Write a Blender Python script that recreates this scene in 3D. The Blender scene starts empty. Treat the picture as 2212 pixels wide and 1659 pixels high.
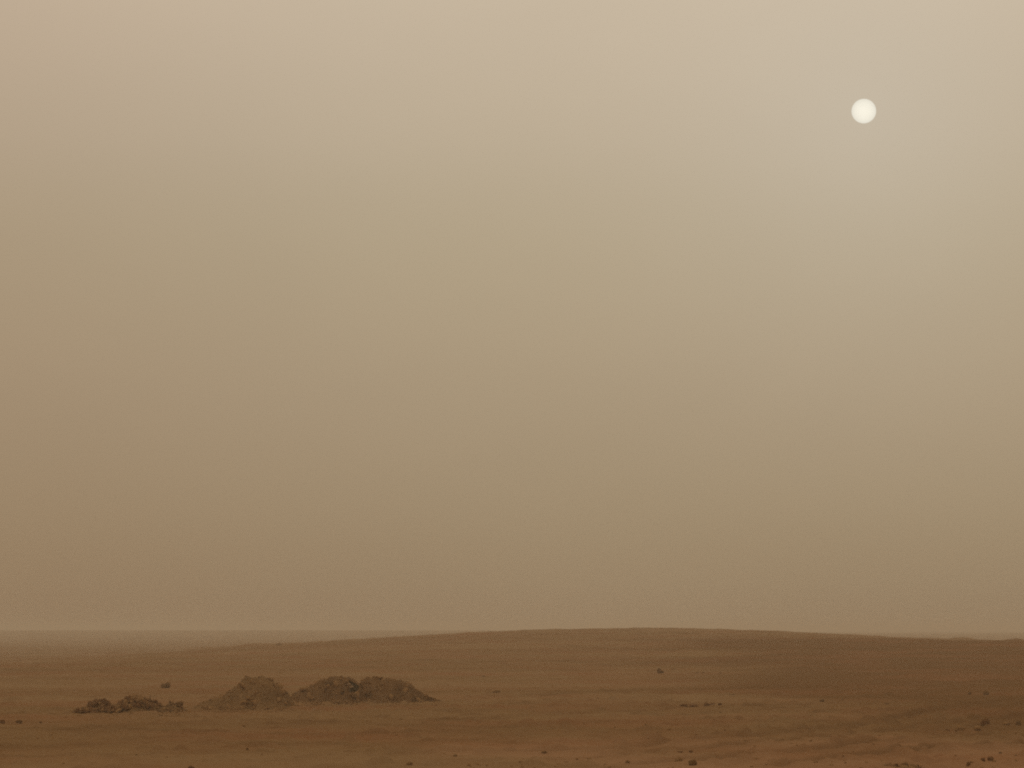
import bpy, bmesh, math, random
import numpy as np
from mathutils import Vector, Matrix, Euler

random.seed(7)
S = bpy.context.scene
COL = S.collection

# ------------------------------------------------------------------ camera
CAM_H = 3.0
HFOV = math.radians(21.7)
PW, PH = 2212.0, 1659.0                    # working pixel grid used while measuring the photograph
FPX = PW / 2 / math.tan(HFOV / 2)
HORIZON = 1360.0
PITCH = math.atan((HORIZON - PH / 2) / FPX)
cam_d = bpy.data.cameras.new('camera')
cam = bpy.data.objects.new('camera', cam_d)
COL.objects.link(cam)
cam.location = (0, 0, CAM_H)
cam.rotation_euler = (math.pi / 2 + PITCH, 0, 0)
cam_d.sensor_width = 36
cam_d.angle = HFOV
cam_d.clip_start = 0.1
cam_d.clip_end = 80000
S.camera = cam
CAM_M = cam.rotation_euler.to_matrix()


def ray(px, py):
    return (CAM_M @ Vector(((px - PW / 2) / FPX, -(py - PH / 2) / FPX, -1))).normalized()


# ------------------------------------------------------------------ sky, sun, exposure
SUN_DIR = ray(1866, 240)
SUN_EL = math.asin(SUN_DIR.z)
SUN_AZ = math.atan2(SUN_DIR.x, SUN_DIR.y)


def lin(r, g, b):
    def f(c):
        c /= 255.0
        return c / 12.92 if c <= 0.04045 else ((c + 0.055) / 1.055) ** 2.4
    return (f(r), f(g), f(b))


W = bpy.data.worlds.new('World')
S.world = W
W.use_nodes = True
nt = W.node_tree
nt.nodes.clear()
N = nt.nodes.new
L = nt.links.new
out = N('ShaderNodeOutputWorld')
bg = N('ShaderNodeBackground')
bg.inputs['Strength'].default_value = 0.1
L(bg.outputs[0], out.inputs['Surface'])
tc = N('ShaderNodeTexCoord')
sep = N('ShaderNodeSeparateXYZ')
L(tc.outputs['Generated'], sep.inputs[0])
asn = N('ShaderNodeMath'); asn.operation = 'ARCSINE'
L(sep.outputs['Z'], asn.inputs[0])
el = N('ShaderNodeMapRange')               # elevation, 0 at the horizon, 1 at 30 degrees
el.inputs['From Min'].default_value = 0
el.inputs['From Max'].default_value = math.radians(30)
L(asn.outputs[0], el.inputs['Value'])
ramp = N('ShaderNodeValToRGB')
ramp.color_ramp.interpolation = 'B_SPLINE'
SKY = [(-0.0, (148, 126, 99)), (1.0, (153, 132, 104)), (2.6, (160, 141, 113)), (4.6, (165, 147, 121)), (6.5, (170, 153, 127)),
       (8.5, (175, 160, 134)), (10.4, (182, 167, 144)), (13.4, (196, 180, 158)), (19.0, (206, 191, 168)), (30.0, (211, 197, 175))]
cr = ramp.color_ramp
while len(cr.elements) < len(SKY):
    cr.elements.new(0.5)
for e, (deg, c) in zip(cr.elements, SKY):
    e.position = max(0, deg / 30.0)
    e.color = (*lin(*c), 1)
L(el.outputs[0], ramp.inputs[0])
# pale aureole of the dust round the sun
dot = N('ShaderNodeVectorMath'); dot.operation = 'DOT_PRODUCT'
L(tc.outputs['Generated'], dot.inputs[0])
dot.inputs[1].default_value = SUN_DIR
acs = N('ShaderNodeMath'); acs.operation = 'ARCCOSINE'
L(dot.outputs['Value'], acs.inputs[0])
aur = N('ShaderNodeMapRange')
aur.inputs['From Min'].default_value = 0
aur.inputs['From Max'].default_value = math.radians(10)
aur.inputs['To Min'].default_value = 0.66
aur.inputs['To Max'].default_value = 0.0
L(acs.outputs[0], aur.inputs['Value'])
aup = N('ShaderNodeMath'); aup.operation = 'POWER'; aup.inputs[1].default_value = 2.0      # strongest at the sun, fading smoothly
L(aur.outputs[0], aup.inputs[0])
mixa = N('ShaderNodeMix'); mixa.data_type = 'RGBA'
L(aup.outputs[0], mixa.inputs['Factor'])
L(ramp.outputs['Color'], mixa.inputs['A'])
mixa.inputs['B'].default_value = (*lin(199, 191, 176), 1)
# away from the sun the dust turns a little warmer and duller
aw = N('ShaderNodeMapRange'); aw.interpolation_type = 'SMOOTHSTEP'
aw.inputs['From Min'].default_value = math.radians(8)
aw.inputs['From Max'].default_value = math.radians(22)
L(acs.outputs[0], aw.inputs['Value'])
mixw = N('ShaderNodeMix'); mixw.data_type = 'RGBA'; mixw.blend_type = 'MULTIPLY'
L(aw.outputs[0], mixw.inputs['Factor'])
L(mixa.outputs['Result'], mixw.inputs['A'])
mixw.inputs['B'].default_value = (0.92, 0.865, 0.835, 1)
# thicker and thinner drifts of dust
mp = N('ShaderNodeMapping'); mp.inputs['Scale'].default_value = (5, 5, 9)
L(tc.outputs['Generated'], mp.inputs[0])
nz = N('ShaderNodeTexNoise')
nz.inputs['Scale'].default_value = 1.6
nz.inputs['Detail'].default_value = 5
nz.inputs['Roughness'].default_value = 0.55
nz.inputs['Distortion'].default_value = 0.4
L(mp.outputs[0], nz.inputs['Vector'])
nr = N('ShaderNodeMapRange')
nr.inputs['From Min'].default_value = 0.3
nr.inputs['From Max'].default_value = 0.7
nr.inputs['To Min'].default_value = 9.87    # times the background strength of 0.1
nr.inputs['To Max'].default_value = 10.13
L(nz.outputs['Fac'], nr.inputs['Value'])
sc_ = N('ShaderNodeVectorMath'); sc_.operation = 'SCALE'
L(mixw.outputs['Result'], sc_.inputs[0])
L(nr.outputs[0], sc_.inputs['Scale'])
sky = N('ShaderNodeTexSky')
sky.sky_type = 'NISHITA'
sky.sun_disc = False
sky.sun_elevation = SUN_EL
sky.sun_rotation = SUN_AZ
sky.dust_density = 10
sky.air_density = 1
mixs = N('ShaderNodeMix'); mixs.data_type = 'RGBA'      # a little of the clear sky still comes through the dust
mixs.inputs['Factor'].default_value = 0.004
L(sc_.outputs[0], mixs.inputs['A'])
L(sky.outputs[0], mixs.inputs['B'])
L(mixs.outputs['Result'], bg.inputs['Color'])

sun_d = bpy.data.lights.new('sun_light', 'SUN')
sun_d.energy = 0.9
sun_d.angle = math.radians(14)
sun_d.color = (1.0, 0.88, 0.70)
sun_l = bpy.data.objects.new('sun_light', sun_d)
COL.objects.link(sun_l)
sun_l.rotation_euler = (-SUN_DIR).to_track_quat('-Z', 'Y').to_euler()

S.view_settings.view_transform = 'Standard'
S.view_settings.look = 'None'
S.view_settings.exposure = 0
S.view_settings.gamma = 1
S.view_settings.use_curve_mapping = False
S.render.engine = 'CYCLES'
S.cycles.use_denoising = False      # the fine grain that is left suits a telephoto picture through dust
S.cycles.max_bounces = 5
S.cycles.diffuse_bounces = 3
S.cycles.volume_bounces = 2
S.cycles.filter_width = 2.0


# ------------------------------------------------------------------ helpers
def vnoise(x, y, seed=0):
    """smooth value noise in 0..1 on numpy arrays"""
    x = np.asarray(x, float); y = np.asarray(y, float)
    xi = np.floor(x).astype(np.int64); yi = np.floor(y).astype(np.int64)
    fx = x - xi; fy = y - yi
    fx = fx * fx * fx * (fx * (fx * 6 - 15) + 10); fy = fy * fy * fy * (fy * (fy * 6 - 15) + 10)

    def h(a, b):
        n = (a * 374761393 + b * 668265263 + seed * 1442695041) & 0xFFFFFFFF
        n = ((n ^ (n >> 13)) * 1274126177) & 0xFFFFFFFF
        n = (n ^ (n >> 16)) & 0xFFFF
        return n / 65535.0
    a = h(xi, yi); b = h(xi + 1, yi); c = h(xi, yi + 1); d = h(xi + 1, yi + 1)
    return (a * (1 - fx) + b * fx) * (1 - fy) + (c * (1 - fx) + d * fx) * fy


def fbm(x, y, seed=0, oct=4, gain=0.5):
    t = 0; a = 1; s = 0
    for k in range(oct):
        t = t + a * (vnoise(x * 2 ** k, y * 2 ** k, seed + 17 * k) - 0.5)
        s += a; a *= gain
    return t / s * 2


def sstep(a, b, x):
    t = np.clip((x - a) / (b - a), 0, 1)
    return t * t * (3 - 2 * t)


def flat_pt(px, py):
    r = ray(px, py)
    t = -CAM_H / r.z
    return (r.x * t, r.y * t)


# vehicle tracks across the plain: polylines on the ground, half width, depth
def track(pts, hw, dep):
    return (np.array([flat_pt(*p) for p in pts]), hw, dep)


TRACKS = [
    track([(1000, 1632), (1306, 1627), (1443, 1606), (1659, 1594), (1884, 1562), (2071, 1526), (2330, 1500)], 0.55, 0.10),
    track([(1200, 1652), (1350, 1640), (1548, 1617), (1760, 1601), (2010, 1566), (2330, 1530)], 0.45, 0.07),
    track([(1400, 1657), (1548, 1649), (1601, 1637), (1720, 1628), (1969, 1605), (2084, 1597), (2330, 1588)], 0.5, 0.12),
    track([(1700, 1657), (1850, 1638), (2060, 1621), (2330, 1606)], 0.45, 0.09),
    track([(-120, 1582), (240, 1577), (560, 1586), (830, 1586), (1000, 1578), (1300, 1560)], 0.55, 0.07),
    track([(200, 1571), (400, 1564), (560, 1561), (900, 1556), (1300, 1541), (1500, 1528), (1800, 1520)], 0.5, 0.05),
    track([(-120, 1615), (300, 1604), (700, 1612), (1100, 1600)], 0.5, 0.05),
    track([(1100, 1506), (1330, 1495), (1600, 1490), (1900, 1480), (2330, 1472)], 1.2, 0.10),
]


def seg_dist(x, y, P):
    d = np.full(np.shape(x), 1e9)
    for a, b in zip(P[:-1], P[1:]):
        v = b - a
        t = np.clip(((x - a[0]) * v[0] + (y - a[1]) * v[1]) / (v @ v), 0, 1)
        d = np.minimum(d, np.hypot(x - a[0] - t * v[0], y - a[1] - t * v[1]))
    return d


CREST_Y = 400.0
CRX = np.array([-400, 200, 430, 600, 790, 900, 1000, 1150, 1300, 1400, 1500, 1700, 1850, 2000, 2212, 2700])
CRY = np.array([1425, 1418, 1408, 1391, 1380, 1373, 1367, 1361, 1357.5, 1357, 1359, 1365, 1374, 1380, 1386, 1392])
CWX = (CRX - PW / 2) / FPX * CREST_Y
CWZ = CAM_H + (HORIZON - CRY) / FPX * CREST_Y


BERMS = [(-41.5, 362, 3.2, 0.35), (-36.5, 372, 4.0, 0.40), (15.0, 268, 3.5, 0.35), (62.0, 330, 2.0, 0.55), (58.0, 345, 2.5, 0.45)]


def terrain(x, y):
    """the lie of the land, without the finest relief"""
    x = np.asarray(x, float); y = np.asarray(y, float)
    crest = np.interp(x, CWX, CWZ)
    crest = (crest + np.interp(x - 6, CWX, CWZ) + np.interp(x + 6, CWX, CWZ)) / 3
    z = crest * sstep(140, 402, y) * (1 - sstep(402, 640, y))
    z = z - 1.2 * sstep(405, 700, y) * (1 - sstep(950, 1700, y))
    far = (2.45 + 0.22 * fbm(x / 260, y / 900 + 3, 5, 2)) * (1 - 0.9 * sstep(75, 280, x))
    z = z + far * sstep(1000, 1840, y) * (1 - sstep(1860, 2700, y))
    # nearer rise at the right
    yd = (y - 245) / 58.0
    z = z + 0.72 * sstep(14, 52, x) * np.exp(-yd * yd)
    for bx, by, bw, bh in BERMS:
        z = z + bh * np.exp(-((x - bx) / bw) ** 2 - ((y - by) / 5.0) ** 2)
    # broad unevenness
    k = sstep(20, 60, y)
    z = z + k * (0.10 * fbm(x / 17, y / 30, 11, 3) + 0.22 * fbm(x / 60, y / 90, 12, 2) * sstep(120, 220, y))
    return z


def track_fields(x, y):
    z = np.zeros(np.shape(x)); dis = np.zeros(np.shape(x))
    wob = 0.9 * fbm(x / 3.5, y / 3.5, 31, 3)
    for P, hw, dep in TRACKS:
        d = seg_dist(x, y, P) + wob * hw
        rut = 1 - sstep(hw * 0.5, hw, d)
        berm = np.exp(-((d - hw * 1.35) / (hw * 0.4)) ** 2)
        on = np.clip(0.8 + 0.8 * fbm(x / 6 + len(P), y / 9 + hw, 33, 3), 0, 1)
        z += on * (0.9 + 0.6 * sstep(-2, 8, x)) * (-dep * rut + 0.75 * dep * berm)
        dis = np.maximum(dis, on * (1 - sstep(hw * 0.3, hw * 2.2, d)) * (0.25 + 0.75 * sstep(-2, 8, x)))
    return z, dis


def relief(X, Y, tz):
    """ruts, crumbs and ripples on top of the lie of the land"""
    R = np.hypot(X, Y)
    near = 1 - sstep(110, 190, R)
    Z = tz * (1 - sstep(150, 260, R))
    # crumbly soil, a little rougher towards the right foreground where wheels have churned it
    rough = 0.75 + 0.25 * sstep(-4, 12, X) * (1 - sstep(85, 120, Y))
    Z = Z + near * rough * (0.080 * fbm(X / 1.3, Y / 2.6, 41, 3) + 0.050 * fbm(X / 0.45, Y / 0.9, 42, 2))
    lump = np.clip(fbm(X / 0.55, Y / 0.8, 51, 2) - 0.34, 0, 1)
    Z = Z + near * rough * lump * 0.30
    return Z + sstep(110, 200, R) * (1 - sstep(450, 600, R)) * (0.10 * fbm(X / 5, Y / 14, 43, 3) + 0.10 * fbm(X / 1.6, Y / 8, 44, 2))


def ground_z(x, y):
    x, y = np.array([x]), np.array([y])
    t, _ = track_fields(x, y)
    return float((terrain(x, y) + relief(x, y, t))[0])


T_STEPS = 40 * 1.0015 ** np.arange(1700)


def place(px, py):
    """where the sight line through a measured point meets the ground"""
    r = ray(px, py)
    t = T_STEPS
    hit = CAM_H + r.z * t < terrain(r.x * t, r.y * t)
    t = t[int(np.argmax(hit))] if hit.any() else 450.0
    return r.x * t, r.y * t


# ------------------------------------------------------------------ materials
def soil_material(name, base, dark, light, scale=1.0, bump=0.25, attr=False, stretch=(1, 1, 1), red=(0.23, 0.112, 0.052), sand=(0.295, 0.168, 0.090)):
    m = bpy.data.materials.new(name)
    m.use_nodes = True
    t = m.node_tree
    b = t.nodes['Principled BSDF']
    b.inputs['Roughness'].default_value = 1.0
    b.inputs['Specular IOR Level'].default_value = 0.0
    tc = t.nodes.new('ShaderNodeTexCoord')
    mp = t.nodes.new('ShaderNodeMapping')
    mp.inputs['Scale'].default_value = stretch
    t.links.new(tc.outputs['Object'], mp.inputs[0])

    def noise(sc, det, src=None, rough=0.6, dist=0.0):
        n = t.nodes.new('ShaderNodeTexNoise')
        n.inputs['Scale'].default_value = sc * scale
        n.inputs['Detail'].default_value = det
        n.inputs['Roughness'].default_value = rough
        n.inputs['Distortion'].default_value = dist
        t.links.new((src or mp).outputs[0] if src is not tc else tc.outputs['Object'], n.inputs['Vector'])
        return n

    def mix(f, a, b_, lo, hi, typ='MIX'):
        r = t.nodes.new('ShaderNodeMapRange')
        r.inputs['From Min'].default_value = lo
        r.inputs['From Max'].default_value = hi
        t.links.new(f, r.inputs['Value'])
        x = t.nodes.new('ShaderNodeMix'); x.data_type = 'RGBA'; x.blend_type = typ
        t.links.new(r.outputs[0], x.inputs['Factor'])
        for s, v in (('A', a), ('B', b_)):
            if isinstance(v, tuple):
                x.inputs[s].default_value = (*v, 1)
            else:
                t.links.new(v, x.inputs[s])
        return x.outputs['Result']
    n1 = noise(0.35, 6)
    n2 = noise(2.3, 6)
    n3 = noise(14, 4)
    c = mix(n1.outputs['Fac'], base, dark, 0.48, 0.72)
    c = mix(n2.outputs['Fac'], c, light, 0.55, 0.85)
    c = mix(n3.outputs['Fac'], c, dark, 0.52, 0.74)
    if attr:
        # long drifts of paler blown sand and darker gravel, drawn out by the wind
        mp2 = t.nodes.new('ShaderNodeMapping')
        mp2.inputs['Scale'].default_value = (0.006, 0.036, 0.05)
        mp2.inputs['Rotation'].default_value = (0, 0, math.radians(6))
        t.links.new(tc.outputs['Object'], mp2.inputs[0])
        d1 = noise(1.0, 3, mp2, 0.45, 0.8)
        c = mix(d1.outputs['Fac'], c, light, 0.47, 0.82)
        c = mix(d1.outputs['Fac'], c, dark, 0.46, 0.12)
        mp3 = t.nodes.new('ShaderNodeMapping')
        mp3.inputs['Scale'].default_value = (0.055, 0.11, 0.05)
        mp3.inputs['Rotation'].default_value = (0, 0, math.radians(-5))
        mp3.inputs['Location'].default_value = (13.7, 4.1, 0)
        t.links.new(tc.outputs['Object'], mp3.inputs[0])
        d2 = noise(1.0, 4, mp3, 0.5, 1.2)
        c = mix(d2.outputs['Fac'], c, dark, 0.52, 0.95)
        a = t.nodes.new('ShaderNodeAttribute'); a.attribute_name = 'right_vignette'  # right side darkened in the colour, partly as lens falloff
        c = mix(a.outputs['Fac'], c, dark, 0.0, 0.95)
        a = t.nodes.new('ShaderNodeAttribute'); a.attribute_name = 'sandy'
        c = mix(a.outputs['Fac'], c, sand, 0.0, 1.3)
        rn = noise(0.09, 5, tc, 0.6)
        c = mix(rn.outputs['Fac'], c, red, 0.46, 0.78)
        a = t.nodes.new('ShaderNodeAttribute'); a.attribute_name = 'churned'
        c = mix(a.outputs['Fac'], c, dark, 0.0, 1.15)
    t.links.new(c, b.inputs['Base Color'])
    bp = t.nodes.new('ShaderNodeBump')
    bp.inputs['Strength'].default_value = bump
    bp.inputs['Distance'].default_value = 0.06
    hb = noise(5, 6)
    t.links.new(hb.outputs['Fac'], bp.inputs['Height'])
    t.links.new(bp.outputs[0], b.inputs['Normal'])
    return m


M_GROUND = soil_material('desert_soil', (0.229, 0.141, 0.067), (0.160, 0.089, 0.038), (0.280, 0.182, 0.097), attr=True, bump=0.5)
M_HEAP = soil_material('heaped_earth', (0.232, 0.140, 0.064), (0.115, 0.066, 0.028), (0.285, 0.177, 0.088), scale=2.2, bump=1.0)
M_HEAP2 = soil_material('dark_heaped_earth', (0.200, 0.116, 0.053), (0.092, 0.051, 0.022), (0.255, 0.153, 0.076), scale=2.4, bump=1.0)  # darker earth tone of the middle and right mounds
M_CLOD = soil_material('earth_clod', (0.300, 0.178, 0.080), (0.204, 0.114, 0.048), (0.362, 0.225, 0.111), scale=2.0, bump=0.6)
M_DARK = soil_material('dark_clod', (0.203, 0.109, 0.049), (0.133, 0.069, 0.030), (0.290, 0.174, 0.081), scale=2.0, bump=0.6)
M_STONE = soil_material('dark_stone', (0.177, 0.103, 0.044), (0.128, 0.072, 0.031), (0.226, 0.138, 0.063), scale=3.0, bump=0.5)
M_PALE = soil_material('pale_stone', (0.36, 0.26, 0.165), (0.27, 0.18, 0.105), (0.42, 0.32, 0.22), scale=3.0, bump=0.4)
M_HOLLOW_SHADE = soil_material('hollow_shade', (0.115, 0.085, 0.046), (0.080, 0.058, 0.030), (0.16, 0.115, 0.062), scale=3.0, bump=0.2)  # tone of the shade painted into the mound notch
M_SCRUB = soil_material('dry_scrub', (0.13, 0.075, 0.030), (0.085, 0.048, 0.02), (0.19, 0.12, 0.055), scale=4.0, bump=0.2)


def mesh_from(name, verts, faces, mat):
    me = bpy.data.meshes.new(name)
    me.from_pydata(verts, [], faces)
    me.materials.append(mat)
    me.update()
    return me


def link(name, me, parent=None, loc=(0, 0, 0), rot=(0, 0, 0), scale=(1, 1, 1)):
    o = bpy.data.objects.new(name, me)
    COL.objects.link(o)
    o.parent = parent
    o.location = loc
    o.rotation_euler = rot
    o.scale = scale
    return o


def tag(o, label, cat, group=None):
    o['label'] = label
    o['category'] = cat
    if group:
        o['group'] = group
    return o


# ------------------------------------------------------------------ ground: one sheet to the horizon
def build_ground():
    rows = [0.6, 2, 4, 8, 14, 20, 26, 32, 38, 43, 47]
    y = 50.0
    while y < 128:
        rows.append(y); y += 0.20
    while y < 520:
        rows.append(y); y *= 1.0042
    while y < 6000:
        rows.append(y); y *= 1.03
    rows.append(6000.0)
    rows = np.array(rows)
    fine = np.linspace(-13.2, 13.2, 840)
    coarse = np.concatenate([np.linspace(14, 40, 12), np.linspace(45, 180, 28)])
    ang = np.radians(np.concatenate([-coarse[::-1][1:], fine, coarse]))   # -180 left out: closes on +180
    nr_, nc = len(rows), len(ang)
    R, A = np.meshgrid(rows, ang, indexing='ij')
    X = R * np.sin(A); Y = R * np.cos(A)
    Z = terrain(X, Y)
    tz, dis = track_fields(X, Y)
    Z = Z + relief(X, Y, tz)
    n = nr_ * nc
    co = np.stack([X, Y, Z], -1).reshape(-1, 3)
    i, j = np.meshgrid(np.arange(nr_ - 1), np.arange(nc), indexing='ij')
    j2 = (j + 1) % nc
    q = np.stack([i * nc + j, i * nc + j2, (i + 1) * nc + j2, (i + 1) * nc + j], -1).reshape(-1, 4)
    q = q[:, ::-1]
    me = bpy.data.meshes.new('ground')
    me.vertices.add(n + 1)
    co = np.vstack([co, [[0, 0, float(terrain(0, 0))]]])
    me.vertices.foreach_set('co', co.ravel())
    tri = np.stack([np.full(nc, n), (np.arange(nc) + 1) % nc, np.arange(nc)], -1)
    nq, ntr = len(q), len(tri)
    me.loops.add(nq * 4 + ntr * 3)
    me.polygons.add(nq + ntr)
    me.loops.foreach_set('vertex_index', np.concatenate([q.ravel(), tri.ravel()]).astype(np.int32))
    me.polygons.foreach_set('loop_start', np.concatenate([np.arange(nq) * 4, nq * 4 + np.arange(ntr) * 3]).astype(np.int32))
    me.polygons.foreach_set('use_smooth', np.ones(nq + ntr, bool))
    me.update(calc_edges=True)
    vig = sstep(-0.25, 0.45, (X - 9 - Y * 0.02) / (6 + Y * 0.06) + 0.7 * fbm(X / 14, Y / 26, 91, 4)) * sstep(66, 88, Y) * (1 - sstep(285, 330, Y))  # darker soil at the right, with lens vignetting painted into its colour
    sd = sstep(-0.2, 0.5, (X + 2) / 9 + 0.8 * fbm(X / 5, Y / 11, 95, 4)) * (1 - sstep(62, 76, Y + 9 * fbm(X / 4, Y / 9, 96, 3)))
    at = me.attributes.new('sandy', 'FLOAT', 'POINT')
    at.data.foreach_set('value', np.append(sd.ravel(), 0).astype(np.float32))
    at = me.attributes.new('right_vignette', 'FLOAT', 'POINT')
    at.data.foreach_set('value', np.append(vig.ravel(), 0).astype(np.float32))
    at = me.attributes.new('churned', 'FLOAT', 'POINT')
    at.data.foreach_set('value', np.append(dis.ravel(), 0).astype(np.float32))
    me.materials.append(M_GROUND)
    o = link('ground', me)
    o['kind'] = 'structure'
    return o


build_ground()

# ------------------------------------------------------------------ air full of dust
hm = bpy.data.materials.new('dust_air')
hm.use_nodes = True
ht = hm.node_tree
ht.nodes.clear()
ho = ht.nodes.new('ShaderNodeOutputMaterial')
hv = ht.nodes.new('ShaderNodeVolumePrincipled')
hv.inputs['Color'].default_value = (0.73, 0.66, 0.54, 1)
hv.inputs['Density'].default_value = 0.00095
hv.inputs['Anisotropy'].default_value = 0.0
ht.links.new(hv.outputs[0], ho.inputs['Volume'])
b = 6300.0
z0, z1 = -3.6, 7.0
hz = link('haze', mesh_from('haze', [(-b, -b, z0), (b, -b, z0), (b, b, z0), (-b, b, z0), (-b, -b, z1), (b, -b, z1), (b, b, z1), (-b, b, z1)],
          [(3, 2, 1, 0), (4, 5, 6, 7), (0, 1, 5, 4), (1, 2, 6, 5), (2, 3, 7, 6), (3, 0, 4, 7)], hm))
hz['kind'] = 'stuff'

# ------------------------------------------------------------------ the sun itself, far beyond the dust
def build_sun():
    m = bpy.data.materials.new('sun_surface')
    m.use_nodes = True
    t = m.node_tree
    t.nodes.clear()
    o_ = t.nodes.new('ShaderNodeOutputMaterial')
    e = t.nodes.new('ShaderNodeEmission')
    e.inputs['Color'].default_value = (*lin(243, 237, 220), 1)
    e.inputs['Strength'].default_value = 1.0
    g = t.nodes.new('ShaderNodeNewGeometry')          # the disc is a little dimmer towards its limb
    dp = t.nodes.new('ShaderNodeVectorMath'); dp.operation = 'DOT_PRODUCT'
    dp.inputs[1].default_value = -SUN_DIR
    t.links.new(g.outputs['Normal'], dp.inputs[0])
    lr = t.nodes.new('ShaderNodeMapRange')
    lr.inputs['To Min'].default_value = 0.80
    lr.inputs['To Max'].default_value = 1.08
    t.links.new(dp.outputs['Value'], lr.inputs['Value'])
    t.links.new(lr.outputs[0], e.inputs['Strength'])
    t.links.new(e.outputs[0], o_.inputs['Surface'])
    D = 40000.0
    bm = bmesh.new()
    bmesh.ops.create_uvsphere(bm, u_segments=96, v_segments=48, radius=D * 26.5 / FPX * SUN_DIR.dot(ray(PW / 2, PH / 2)))
    me = bpy.data.meshes.new('sun')
    bm.to_mesh(me); bm.free()
    me.materials.append(m)
    for p in me.polygons:
        p.use_smooth = True
    s = link('sun', me, None, Vector((0, 0, CAM_H)) + SUN_DIR * D)
    tag(s, 'pale cream sun disc shining through the dust, high at the right', 'sun')


build_sun()


# ------------------------------------------------------------------ stones and clods
def rock_mesh(name, mat, seed, sub=2, jag=0.28, flat=0.75, near=0.62):
    rnd = random.Random(seed)
    bm = bmesh.new()
    bmesh.ops.create_icosphere(bm, subdivisions=sub, radius=1.0)
    # a few cutting planes give broken faces
    planes = []
    for k in range(7):
        v = Vector((rnd.gauss(0, 1), rnd.gauss(0, 1), rnd.gauss(0, 1))).normalized()
        planes.append((v, rnd.uniform(near, 0.95)))
    for v in bm.verts:
        for nrm, d in planes:
            s = v.co.dot(nrm)
            if s > d:
                v.co -= nrm * (s - d)
        v.co *= 1 + rnd.uniform(-jag, jag) * 0.5
        v.co.z *= flat
    me = bpy.data.meshes.new(name)
    bm.to_mesh(me); bm.free()
    me.materials.append(mat)
    return me


DARKS = [rock_mesh('dark_clod', M_DARK, 100 + k, 2, 0.42, 0.8, 0.45) for k in range(5)]
CLODS = [rock_mesh('earth_clod', M_CLOD, 200 + k, 2) for k in range(6)]
STONES = [rock_mesh('dark_stone', M_STONE, 300 + k, 2) for k in range(6)]
LUMPS = [rock_mesh('heap_lump', M_HEAP2, 500 + k, 2, 0.4, 0.85, 0.5) for k in range(4)]
PALES = [rock_mesh('pale_stone', M_PALE, 400 + k, 2) for k in range(3)]


# ------------------------------------------------------------------ heaps of dumped earth
def heap_mesh(prof, py_base, depth, seed, cut=None, noise=1.0, mat=None):
    """prof: (pixel x, pixel y of the skyline) -> a closed heap whose skyline has that height, `depth` metres through"""
    x0, yc = place(prof[0][0], py_base)
    cx, cy = place(sum(p[0] for p in prof) / len(prof), py_base)
    cy += depth * 0.5
    k = cy / FPX
    xs = np.array([(p[0] - PW / 2) * k for p in prof])
    zs = np.array([CAM_H + (HORIZON - p[1]) * k for p in prof])
    nx, ny = 190, 90
    X, Y = np.meshgrid(np.linspace(xs[0] - 0.25, xs[-1] + 0.25, nx), np.linspace(cy - depth * 0.62, cy + depth * 0.62, ny), indexing='ij')
    G = terrain(X, Y)
    top = np.interp(X, xs, zs) - G
    edge = sstep(0, 0.25, X - xs[0] + 0.25) * sstep(0, 0.25, xs[-1] + 0.25 - X)
    top = np.clip(top, 0, None) * edge
    mid = cy + 0.25 * fbm(X / 1.1, Y * 0, seed + 3, 2)
    half = depth * 0.5 * (0.45 + 0.55 * np.clip(top / max(0.3, zs.max()), 0, 1)) * (1 + 0.25 * fbm(X / 0.6, Y * 0 + 5, seed + 4, 2))
    v = np.abs(Y - mid) / half
    cross = np.where(v < 1, (1 - v ** 1.5) ** 1.05, 0)
    H = top * np.clip(cross, 0, 1)
    env = np.clip(H / 0.25, 0, 1)
    H = H + noise * env * (0.13 * fbm(X / 0.75, Y / 0.75, seed, 3) + 0.14 * fbm(X / 0.3, Y / 0.3, seed + 2, 3) + 0.12 * np.abs(fbm(X / 0.26, Y / 0.26, seed + 9, 3)) - 0.06 + 0.05 * fbm(X / 0.1, Y / 0.1, seed + 5, 2))
    if cut is not None:
        for (bx, by, rad, dep) in cut:
            wx = (bx - PW / 2) * k
            wy = cy + by
            H = H - dep * np.exp(-(((X - wx) / rad) ** 2 + ((Y - wy) / (rad * 1.3)) ** 2)) * env
    # keep the skyline the heap has in the photograph: scale each section, smoothed along the heap
    ratio = np.clip(top.max(1), 0.05, None) / np.clip(H.max(1), 0.05, None)
    kern = np.ones(15) / 15
    ratio = np.convolve(np.pad(np.clip(ratio, 0.6, 1.7), 7, mode='edge'), kern, mode='valid')
    H = H * ratio[:, None]
    H = np.where(cross > 0, np.maximum(H, -0.1), -0.1)
    Z = G + H - 0.02
    n = nx * ny
    co = np.stack([X - cx, Y - cy, Z], -1).reshape(-1, 3)
    i, j = np.meshgrid(np.arange(nx - 1), np.arange(ny - 1), indexing='ij')
    q = np.stack([i * ny + j, (i + 1) * ny + j, (i + 1) * ny + j + 1, i * ny + j + 1], -1).reshape(-1, 4)
    keep = (H > -0.09).ravel()[q].any(1)
    me = mesh_from('soil', co.tolist(), q[keep].tolist(), mat or M_HEAP)
    for p in me.polygons:
        p.use_smooth = True

    def surf(px, dy):
        """a point of the heap's surface, for the clods lying on it"""
        wx = (px - PW / 2) * k
        a = int(np.clip(round((wx - X[0, 0]) / (X[1, 0] - X[0, 0])), 0, nx - 1))
        c = int(np.clip(round((cy + dy - Y[0, 0]) / (Y[0, 1] - Y[0, 0])), 0, ny - 1))
        return Vector((X[a, c] - cx, Y[a, c] - cy, max(Z[a, c], G[a, c])))
    return me, (cx, cy), surf, k


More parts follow.
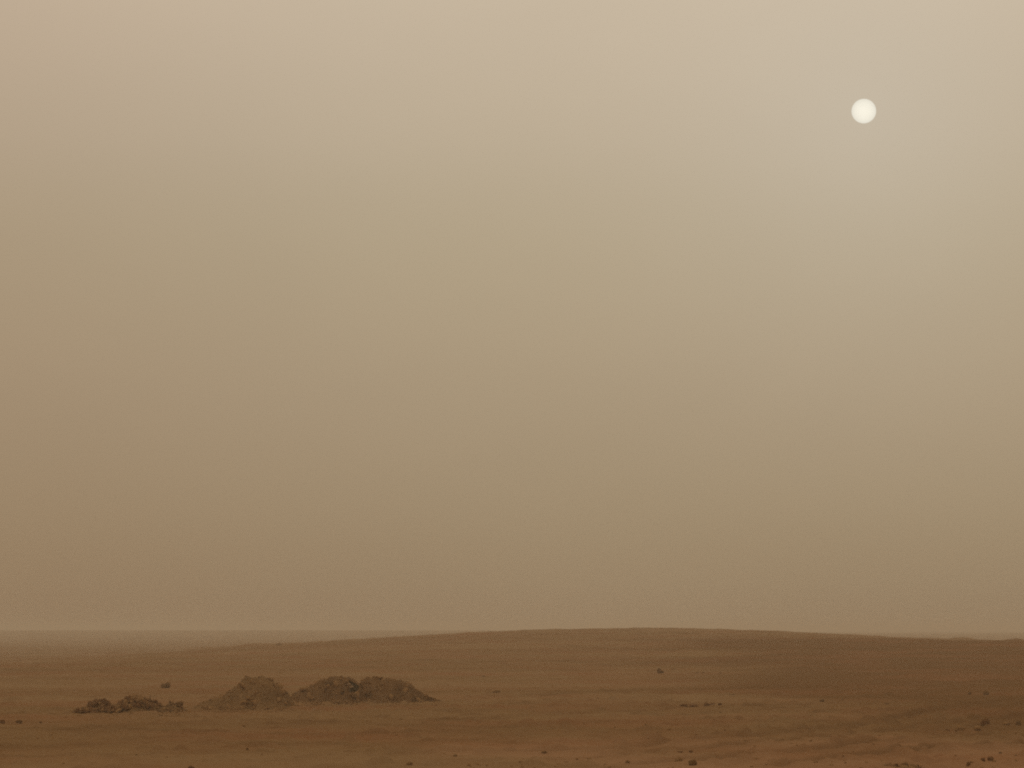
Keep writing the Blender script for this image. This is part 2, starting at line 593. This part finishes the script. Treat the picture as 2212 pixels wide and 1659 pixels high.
def heap(name, label, prof, py_base, depth, seed, nclods, cut=None, clods=CLODS, size=(0.025, 0.07), group=None, mat=None, lumps=CLODS):
    me, (cx, cy), surf, k = heap_mesh(prof, py_base, depth, seed, cut, 1.0, mat)
    root = link(name, None, None, (cx, cy, 0))
    tag(root, label, 'dirt mound', group)
    link('soil', me, root)
    rnd = random.Random(seed)
    a, b_ = prof[0][0], prof[-1][0]
    for q in range(nclods):
        p = surf(rnd.uniform(a - 3, b_ + 3), rnd.uniform(-0.62, 0.35) * depth)
        s = rnd.uniform(*size) * (1.0 if rnd.random() < 0.9 else 2.0)
        link('clod', rnd.choice(clods), root, p + Vector((0, 0, s * 0.15)), (rnd.uniform(0, 6), rnd.uniform(0, 6), rnd.uniform(0, 6)),
             (s * rnd.uniform(0.8, 1.4), s * rnd.uniform(0.8, 1.2), s * rnd.uniform(0.6, 1.0)))
    for q in range(nclods // 7):                       # bigger lumps, half buried in the slope
        p = surf(rnd.uniform(a + 12, b_ - 12), rnd.uniform(-0.5, -0.05) * depth)
        s = rnd.uniform(0.09, 0.19)
        link('clod', rnd.choice(lumps), root, p - Vector((0, 0, s * 0.25)), (rnd.uniform(0, 6), rnd.uniform(0, 6), rnd.uniform(0, 6)),
             (s * rnd.uniform(0.9, 1.5), s * rnd.uniform(0.8, 1.2), s * rnd.uniform(0.7, 1.0)))
    return root, surf, k


heap('dirt_mound', 'peaked brown earth mound between the low rubble and the double mound',
     [(428, 1522), (445, 1513), (470, 1505), (488, 1499), (505, 1487), (520, 1474), (530, 1463), (545, 1460), (556, 1462), (570, 1460),
      (585, 1463), (600, 1473), (615, 1484), (626, 1494), (634, 1508), (644, 1522)], 1533, 3.4, 21, 170)
root_b, surf_b, kb = heap('dirt_mound', 'dark earth mound with a broken right side, middle of the three mounds',
     [(632, 1502), (646, 1492), (660, 1486), (680, 1475), (700, 1466), (722, 1460), (738, 1458), (746, 1461), (756, 1460), (766, 1466),
      (774, 1470), (782, 1478), (790, 1495), (800, 1512)], 1521, 3.2, 22, 150, cut=[(705, -1.15, 0.42, 0.28), (760, -0.5, 0.22, 0.30)], mat=M_HEAP2, lumps=LUMPS + CLODS[:4])
heap('dirt_mound', 'long rounded earth mound tapering to the right, rightmost of the three',
     [(756, 1512), (766, 1492), (774, 1476), (784, 1467), (793, 1461), (812, 1462), (822, 1466), (838, 1464), (858, 1465), (878, 1470), (890, 1476),
      (902, 1486), (915, 1496), (930, 1503), (949, 1509)], 1519, 3.0, 23, 160, mat=M_HEAP2, lumps=LUMPS + CLODS[:4])


def lay(px, py, wpx, hpx, label, cat, meshes, idx=0, rz=None, sink=0.5, name='stone', group=None, tilt=0.0):
    """one loose stone resting on the ground; its size follows from how far away it lies"""
    x, y = place(px, py + hpx * 0.5)
    k = y / FPX
    w, h = wpx * k * 0.5, hpx * k * 0.5
    rnd = random.Random(int(px * 7 + py * 13))
    z = ground_z(x, y + w * 0.6)
    o = link(name, meshes[(idx + int(px)) % len(meshes)], None, (x, y + w * 0.6, z + h * (1 - sink)),
             (tilt, tilt * 0.6, 0 if rz is None else rz), (w, w * rnd.uniform(0.75, 1.1), h / 0.75 * 1.3))
    return tag(o, label, cat, group)


# strip painting the hollow's shade, pale stones in the notch of the broken mound
def hollow_strip():
    bm = bmesh.new()
    pts = [(757, 1471, -0.60), (765, 1475, -0.66), (771, 1480, -0.78), (766, 1488, -0.98), (757, 1495, -1.12), (746, 1501, -1.22)]
    strips = []
    cy = root_b.location.y
    cx = root_b.location.x
    for q, (px, py, dy) in enumerate(pts):
        k = (cy + dy) / FPX
        c = Vector(((px - PW / 2) * k, cy + dy, CAM_H + (HORIZON - py) * k))
        wdt = (0.05, 0.12, 0.15, 0.17, 0.13, 0.06)[q]
        strips.append((c + Vector((-wdt, 0.02, 0.03 * math.sin(q * 3))), c + Vector((0, -0.06, 0.05)), c + Vector((wdt, 0.0, -0.02))))
    vs = [[bm.verts.new(p) for p in s] for s in strips]
    for a, b_ in zip(vs[:-1], vs[1:]):
        for q in range(2):
            bm.faces.new((a[q], a[q + 1], b_[q + 1], b_[q]))
    bmesh.ops.solidify(bm, geom=list(bm.faces), thickness=0.015)
    me = bpy.data.meshes.new('shade_strip')
    bm.to_mesh(me); bm.free()
    me.materials.append(M_HOLLOW_SHADE)
    tag(link('shade_strip', me), 'dark grey-green strip painted as shade in the notch of the broken middle mound', 'scrap')


hollow_strip()
for (px, py, dy, s, lab) in [(755, 1477, -0.85, 0.075, 'small whitish stone high in the notch of the middle mound'),
                             (762, 1483, -1.0, 0.08, 'pale stone below the first one in the notch of the middle mound')]:
    k = (root_b.location.y + dy) / FPX
    o = link('pale_stone', PALES[0 if dy > -0.9 else 1], None, ((px - PW / 2) * k, root_b.location.y + dy, CAM_H + (HORIZON - py) * k),
             (0.3, 0.5, dy * 3), (s * 1.2, s, s * 0.9))
    tag(o, lab, 'stone')


# ------------------------------------------------------------------ the low rubble heap: dark clods thrown together
def rubble():
    prof = [(182, 1540), (190, 1528), (200, 1518), (212, 1513), (226, 1514), (240, 1516), (250, 1524), (262, 1519), (274, 1512), (286, 1504), (298, 1501),
            (312, 1503), (324, 1508), (336, 1513), (346, 1520), (356, 1519), (372, 1515), (388, 1514), (398, 1522), (412, 1532)]
    px = np.array([p[0] for p in prof]); py = np.array([p[1] for p in prof])
    cx, cy = place(297, 1541)
    cy += 1.0
    k = cy / FPX
    root = link('rubble_heap', None, None, (cx, cy, 0))
    tag(root, 'low heap of dark broken clods left of the peaked mound', 'rubble')
    base_prof = [(p[0], p[1] + 3) for p in prof]
    me, (hx, hy), surf, _ = heap_mesh(base_prof, 1541, 1.9, 61, None, 0.8)
    link('soil', me, root, (hx - cx, hy - cy, 0))
    rnd = random.Random(99)
    for q in range(230):
        x = rnd.uniform(184, 410) if q % 8 else rnd.uniform(150, 424)
        top = float(np.interp(x, px, py))
        dark = 0.85 if (196 < x < 245) else (0.6 if x < 350 else 0.35)
        p = surf(x, rnd.uniform(-0.9, 0.3))
        s = rnd.uniform(0.06, 0.15)
        if x > 350 or x < 190:
            s *= 0.65
        pool = DARKS if rnd.random() < dark else CLODS
        link('clod', rnd.choice(pool), root, p + Vector((hx - cx, hy - cy, s * rnd.uniform(0.1, 0.7))),
             (rnd.uniform(0, 6), rnd.uniform(0, 6), rnd.uniform(0, 6)), (s * rnd.uniform(0.8, 1.4), s * rnd.uniform(0.7, 1.2), s * rnd.uniform(0.7, 1.1)))
    # dry twigs sticking out of the heap
    for (x, dx, hgt) in [(298, 0.02, 0.16), (316, -0.05, 0.2), (328, 0.03, 0.26), (331, 0.10, 0.18), (386, 0.10, 0.2), (392, -0.08, 0.17), (210, -0.1, 0.12)]:
        p = surf(x, -0.1)
        vs, fs = [], []
        for j, (t, r) in enumerate([(0, 0.02), (0.5, 0.016), (1, 0.008)]):
            c = Vector((dx * t * 1.5 + 0.03 * math.sin(t * 5), 0.03 * t, hgt * t))
            for a in range(5):
                vs.append(c + Vector((r * math.cos(a * 1.2566), r * math.sin(a * 1.2566), 0)))
        for j in range(2):
            for a in range(5):
                fs.append((j * 5 + a, j * 5 + (a + 1) % 5, j * 5 + 5 + (a + 1) % 5, j * 5 + 5 + a))
        fs.append((10, 11, 12, 13, 14))
        link('twig', mesh_from('twig', vs, fs, M_SCRUB), root, p + Vector((hx - cx, hy - cy, -0.02)))


rubble()

# ------------------------------------------------------------------ loose stones the photograph shows one by one
ST = [
    # px, py(centre), width, height, meshes, label
    (40, 1558.5, 15, 7, STONES, 'flat dark stone near the left edge, left of the rubble heap'),
    (87, 1560, 7, 5, STONES, 'small dark stone right of the flat stone near the left edge'),
    (2, 1561, 20, 13, DARKS, 'reddish dark clod cut by the left edge of the picture'),
    (150, 1535, 10, 8, STONES, 'small dark clod leftmost of the three strays beside the rubble heap'),
    (168, 1533.5, 9, 8, DARKS, 'middle one of three stray clods left of the rubble heap'),
    (178, 1528, 7, 7, STONES, 'upper right one of three stray clods left of the rubble heap'),
    (534, 1617, 7, 6, STONES, 'lone dark pebble on bare sand well below the peaked mound'),
    (294, 1630, 4, 4, STONES, 'tiny dark pebble on bare sand far below the rubble heap'),
    (412, 1656, 14, 7, DARKS, 'reddish clod at the bottom edge, left half of the picture'),
    (72, 1611, 10, 4, CLODS, 'faint flat clod in the sand at lower left'),
    (527, 1568, 7, 5, CLODS, 'small brown clod in front of the peaked mound'),
    (632, 1534, 8, 4, STONES, 'dark chip at the right foot of the peaked mound'),
    (629, 1515, 8, 6, CLODS, 'brown clod in the gap between the peaked and middle mounds'),
    (678, 1531.5, 7, 3.5, PALES, 'pale chip in front of the middle mound'),
    (865, 1555, 12, 4.5, STONES, 'flat dark stone on the sand in front of the long right mound'),
    (597, 1561, 8, 3.5, CLODS, 'flat brown clod in front of the gap between mounds'),
    (603, 1390, 15, 6, CLODS, 'distant boulder on the ridge line above the peaked mound'),
    (1074, 1494.5, 19, 7, STONES, 'low dark stone alone right of the mounds'),
    (1045, 1460, 10, 4, CLODS, 'faint distant stone up the slope right of the mounds'),
    (983, 1633, 10, 6, CLODS, 'brown clod low in the picture below the long mound'),
    (885, 1649, 14, 9, CLODS, 'upright brown clod near the bottom edge left of centre'),
    (1456, 1444, 14, 3, CLODS, 'low flat stone just right of the boulder on the slope'),
    (1506, 1451, 7, 4, CLODS, 'first of two small stones right of the slope boulder'),
    (1520, 1451, 6, 4, CLODS, 'second of two small stones right of the slope boulder'),
    (1556, 1453, 7, 4, CLODS, 'small stone farther right along the slope from the boulder'),
    (1331, 1494, 8, 5, CLODS, 'small brown clod right of the low dark stone, mid picture'),
    (1478, 1526, 20, 6, DARKS, 'leftmost dark clod of the row right of centre'),
    (1499, 1523, 22, 8, DARKS, 'second dark clod of the row right of centre'),
    (1527, 1523, 13, 8, DARKS, 'third dark clod of the row right of centre'),
    (1539, 1518.5, 13, 9, DARKS, 'tallest dark clod of the row right of centre'),
    (1556, 1519, 11, 7, DARKS, 'rightmost dark clod of the row right of centre'),
    (1581, 1499, 13, 5, CLODS, 'flat clod up and right of the row of dark clods'),
    (1426, 1531, 8, 6, CLODS, 'small clod left below the row of dark clods'),
    (1296, 1539, 12, 4, CLODS, 'flat clod on the plain left of the row of dark clods'),
    (1556, 1539, 7, 4, STONES, 'small dark chip below the row of dark clods'),
    (1176, 1624, 13, 6, CLODS, 'clod in the lower middle, left of the wheel ruts'),
    (1330, 1624, 8, 4, STONES, 'small dark stone on the edge of a rut, lower middle'),
    (1356, 1645, 11, 6, CLODS, 'brown clod near the bottom edge right of centre'),
    (1470, 1629, 16, 5, DARKS, 'flat dark clod above the big pale-topped clod, lower right of centre'),
    (1493, 1624, 9, 5, DARKS, 'small dark clod up right of the big clods near the bottom edge'),
    (1466, 1644, 20, 15, CLODS, 'big pale brown clod near the bottom edge, left of the dark slab'),
    (1497, 1648, 20, 14, STONES, 'dark slab of a stone tilted in the ruts near the bottom edge'),
    (2130, 1496, 14, 10, STONES, 'round dark boulder near the right edge above the ruts'),
    (2095, 1497, 7, 8, STONES, 'smaller dark stone just left of the round boulder at right'),
    (1776, 1513, 11, 6, STONES, 'dark stone on the plain right of the row of dark clods'),
    (1820, 1512, 4, 5, STONES, 'tiny upright stone right of the dark stone on the plain'),
    (1871, 1513, 6, 4, CLODS, 'tiny flat stone farther right on the plain'),
    (1916, 1520, 12, 5, CLODS, 'low brown clod on the plain left of the boulder pair at right'),
    (1794, 1572, 4, 6, STONES, 'tiny dark upright chip beside a rut at right'),
    (1745, 1575, 20, 9, CLODS, 'broad brown clod beside the rut, right of centre'),
    (2046, 1578, 15, 9, DARKS, 'leftmost clod of the churned cluster at the right edge'),
    (2076, 1575, 26, 17, CLODS, 'big clod of the churned cluster at the right edge'),
    (2090, 1566, 10, 5, STONES, 'small dark clod on top of the churned cluster at right'),
    (2131, 1566, 25, 15, DARKS, 'reddish dark clod in the middle of the churned cluster at right'),
    (2114, 1573, 20, 11, CLODS, 'brown clod just left under the reddish clod of the right cluster'),
    (2176, 1567, 18, 9, CLODS, 'brown clod right of the reddish clod in the right cluster'),
    (2201, 1567, 13, 11, STONES, 'rightmost dark clod of the cluster, by the right edge'),
    (2074, 1605, 13, 11, DARKS, 'dark clod on the rut shoulder below the right cluster'),
    (2049, 1610, 12, 6, CLODS, 'flat clod left of the dark clod on the rut shoulder'),
    (2161, 1623, 9, 4, STONES, 'small dark chip lower right in the ruts'),
    (2124, 1641, 14, 9, DARKS, 'left clod of the pair near the bottom right corner'),
    (2141, 1639, 15, 9, DARKS, 'right clod of the pair near the bottom right corner'),
    (2093, 1650, 10, 9, DARKS, 'clod left below the pair near the bottom right corner'),
]
for q, (px, py, w, h, ms, lab) in enumerate(ST):
    nm = 'clod' if ms in (CLODS, DARKS) else ('pale_stone' if ms is PALES else 'stone')
    if lab.endswith('boulder') or 'boulder' in lab:
        nm = 'boulder'
    lay(px, py, w, h, lab, 'clod' if nm == 'clod' else ('boulder' if nm == 'boulder' else 'stone'), ms, q, random.uniform(-0.3, 0.3), name=nm)



def lobed(lumps, label):
    """a boulder that shows as two lumps grown together"""
    x, y = place(lumps[0][0], max(p[1] + p[3] * 0.5 for p in lumps))
    k = y / FPX
    z = ground_z(x, y)
    root = link('boulder', None, None, (x, y, z))
    tag(root, label, 'boulder')
    for q, (px, py, w, h) in enumerate(lumps):
        cz = CAM_H + (HORIZON - py) * k - z
        link('lump', STONES[q + 1], root, ((px - PW / 2) * k - x, 0.1 * q + w * k * 0.4, cz), (0, 0, q * 1.3), (w * k * 0.56, w * k * 0.5, max(h * k * 0.5, cz + 0.05) / 0.75))


lobed([(357.5, 1481, 13, 10), (366, 1479.5, 11, 13)], 'dark two-lumped boulder standing alone on the plain above the rubble heap')
lobed([(1422, 1448.5, 9, 6), (1429, 1451, 8.5, 7)], 'dark two-lumped boulder on the middle slope below the hilltop')

# low spoil heap cut by the bottom edge
heap('spoil_heap', 'small crumbly spoil heap cut by the bottom edge at right',
     [(1872, 1668), (1890, 1656), (1905, 1649), (1918, 1644), (1930, 1647), (1942, 1643), (1952, 1650), (1966, 1658), (1980, 1668)], 1664, 1.6, 71, 40,
     clods=CLODS + DARKS, size=(0.02, 0.05), mat=M_DARK)


# ------------------------------------------------------------------ gravel and crumbs strewn over the plain
def gravel():
    rnd = np.random.RandomState(5)
    protos = []
    for me in (CLODS[0], CLODS[1], CLODS[2], DARKS[0]):
        pass
    ico = bmesh.new()
    bmesh.ops.create_icosphere(ico, subdivisions=1, radius=1.0)
    ico.verts.ensure_lookup_table()
    V = np.array([v.co[:] for v in ico.verts]); F = np.array([[v.index for v in f.verts] for f in ico.faces])
    ico.free()
    pts = []
    n = 8000
    y = 52 + 110 * rnd.rand(n) ** 1.6
    x = (rnd.rand(n) * 2 - 1) * y * 0.215
    clump = fbm(x / 4, y / 7, 77, 3)
    right = np.clip((x + 4) / 14, 0, 1) * (y < 95)
    keep = clump + 0.55 * right + 0.25 * rnd.randn(n) > 0.42
    x, y = x[keep], y[keep]
    # crumbs fallen round the feet of the mounds
    ex, ey = [], []
    for (a, b_, pb, m) in [(425, 640, 1534, 260), (640, 950, 1521, 260), (140, 425, 1541, 220)]:
        for q in range(m):
            px = rnd.uniform(a, b_)
            wx, wy = place(px, pb + abs(rnd.randn()) * 4)
            ex.append(wx); ey.append(wy)
    x = np.append(x, ex); y = np.append(y, ey)
    s = 0.010 + 0.028 * rnd.rand(len(x)) ** 3
    s[-len(ex):] *= 1.35
    tz, _ = track_fields(x, y)
    z = terrain(x, y) + relief(x, y, tz)
    vs = []; fs = []
    for q in range(len(x)):
        j = 1 + 0.35 * (rnd.rand(len(V), 1) - 0.5) * 2
        c = V * j * np.array([s[q] * (0.8 + rnd.rand()), s[q], s[q] * 0.75])
        vs.append(c + np.array([x[q], y[q], z[q] + s[q] * 0.35])); fs.append(F + q * len(V))
    me = mesh_from('gravel', np.vstack(vs).tolist(), np.vstack(fs).tolist(), M_CLOD)
    o = link('gravel', me)
    o['kind'] = 'stuff'
    tag(o, 'loose gravel and crumbs of earth strewn over the sand', 'gravel')


gravel()
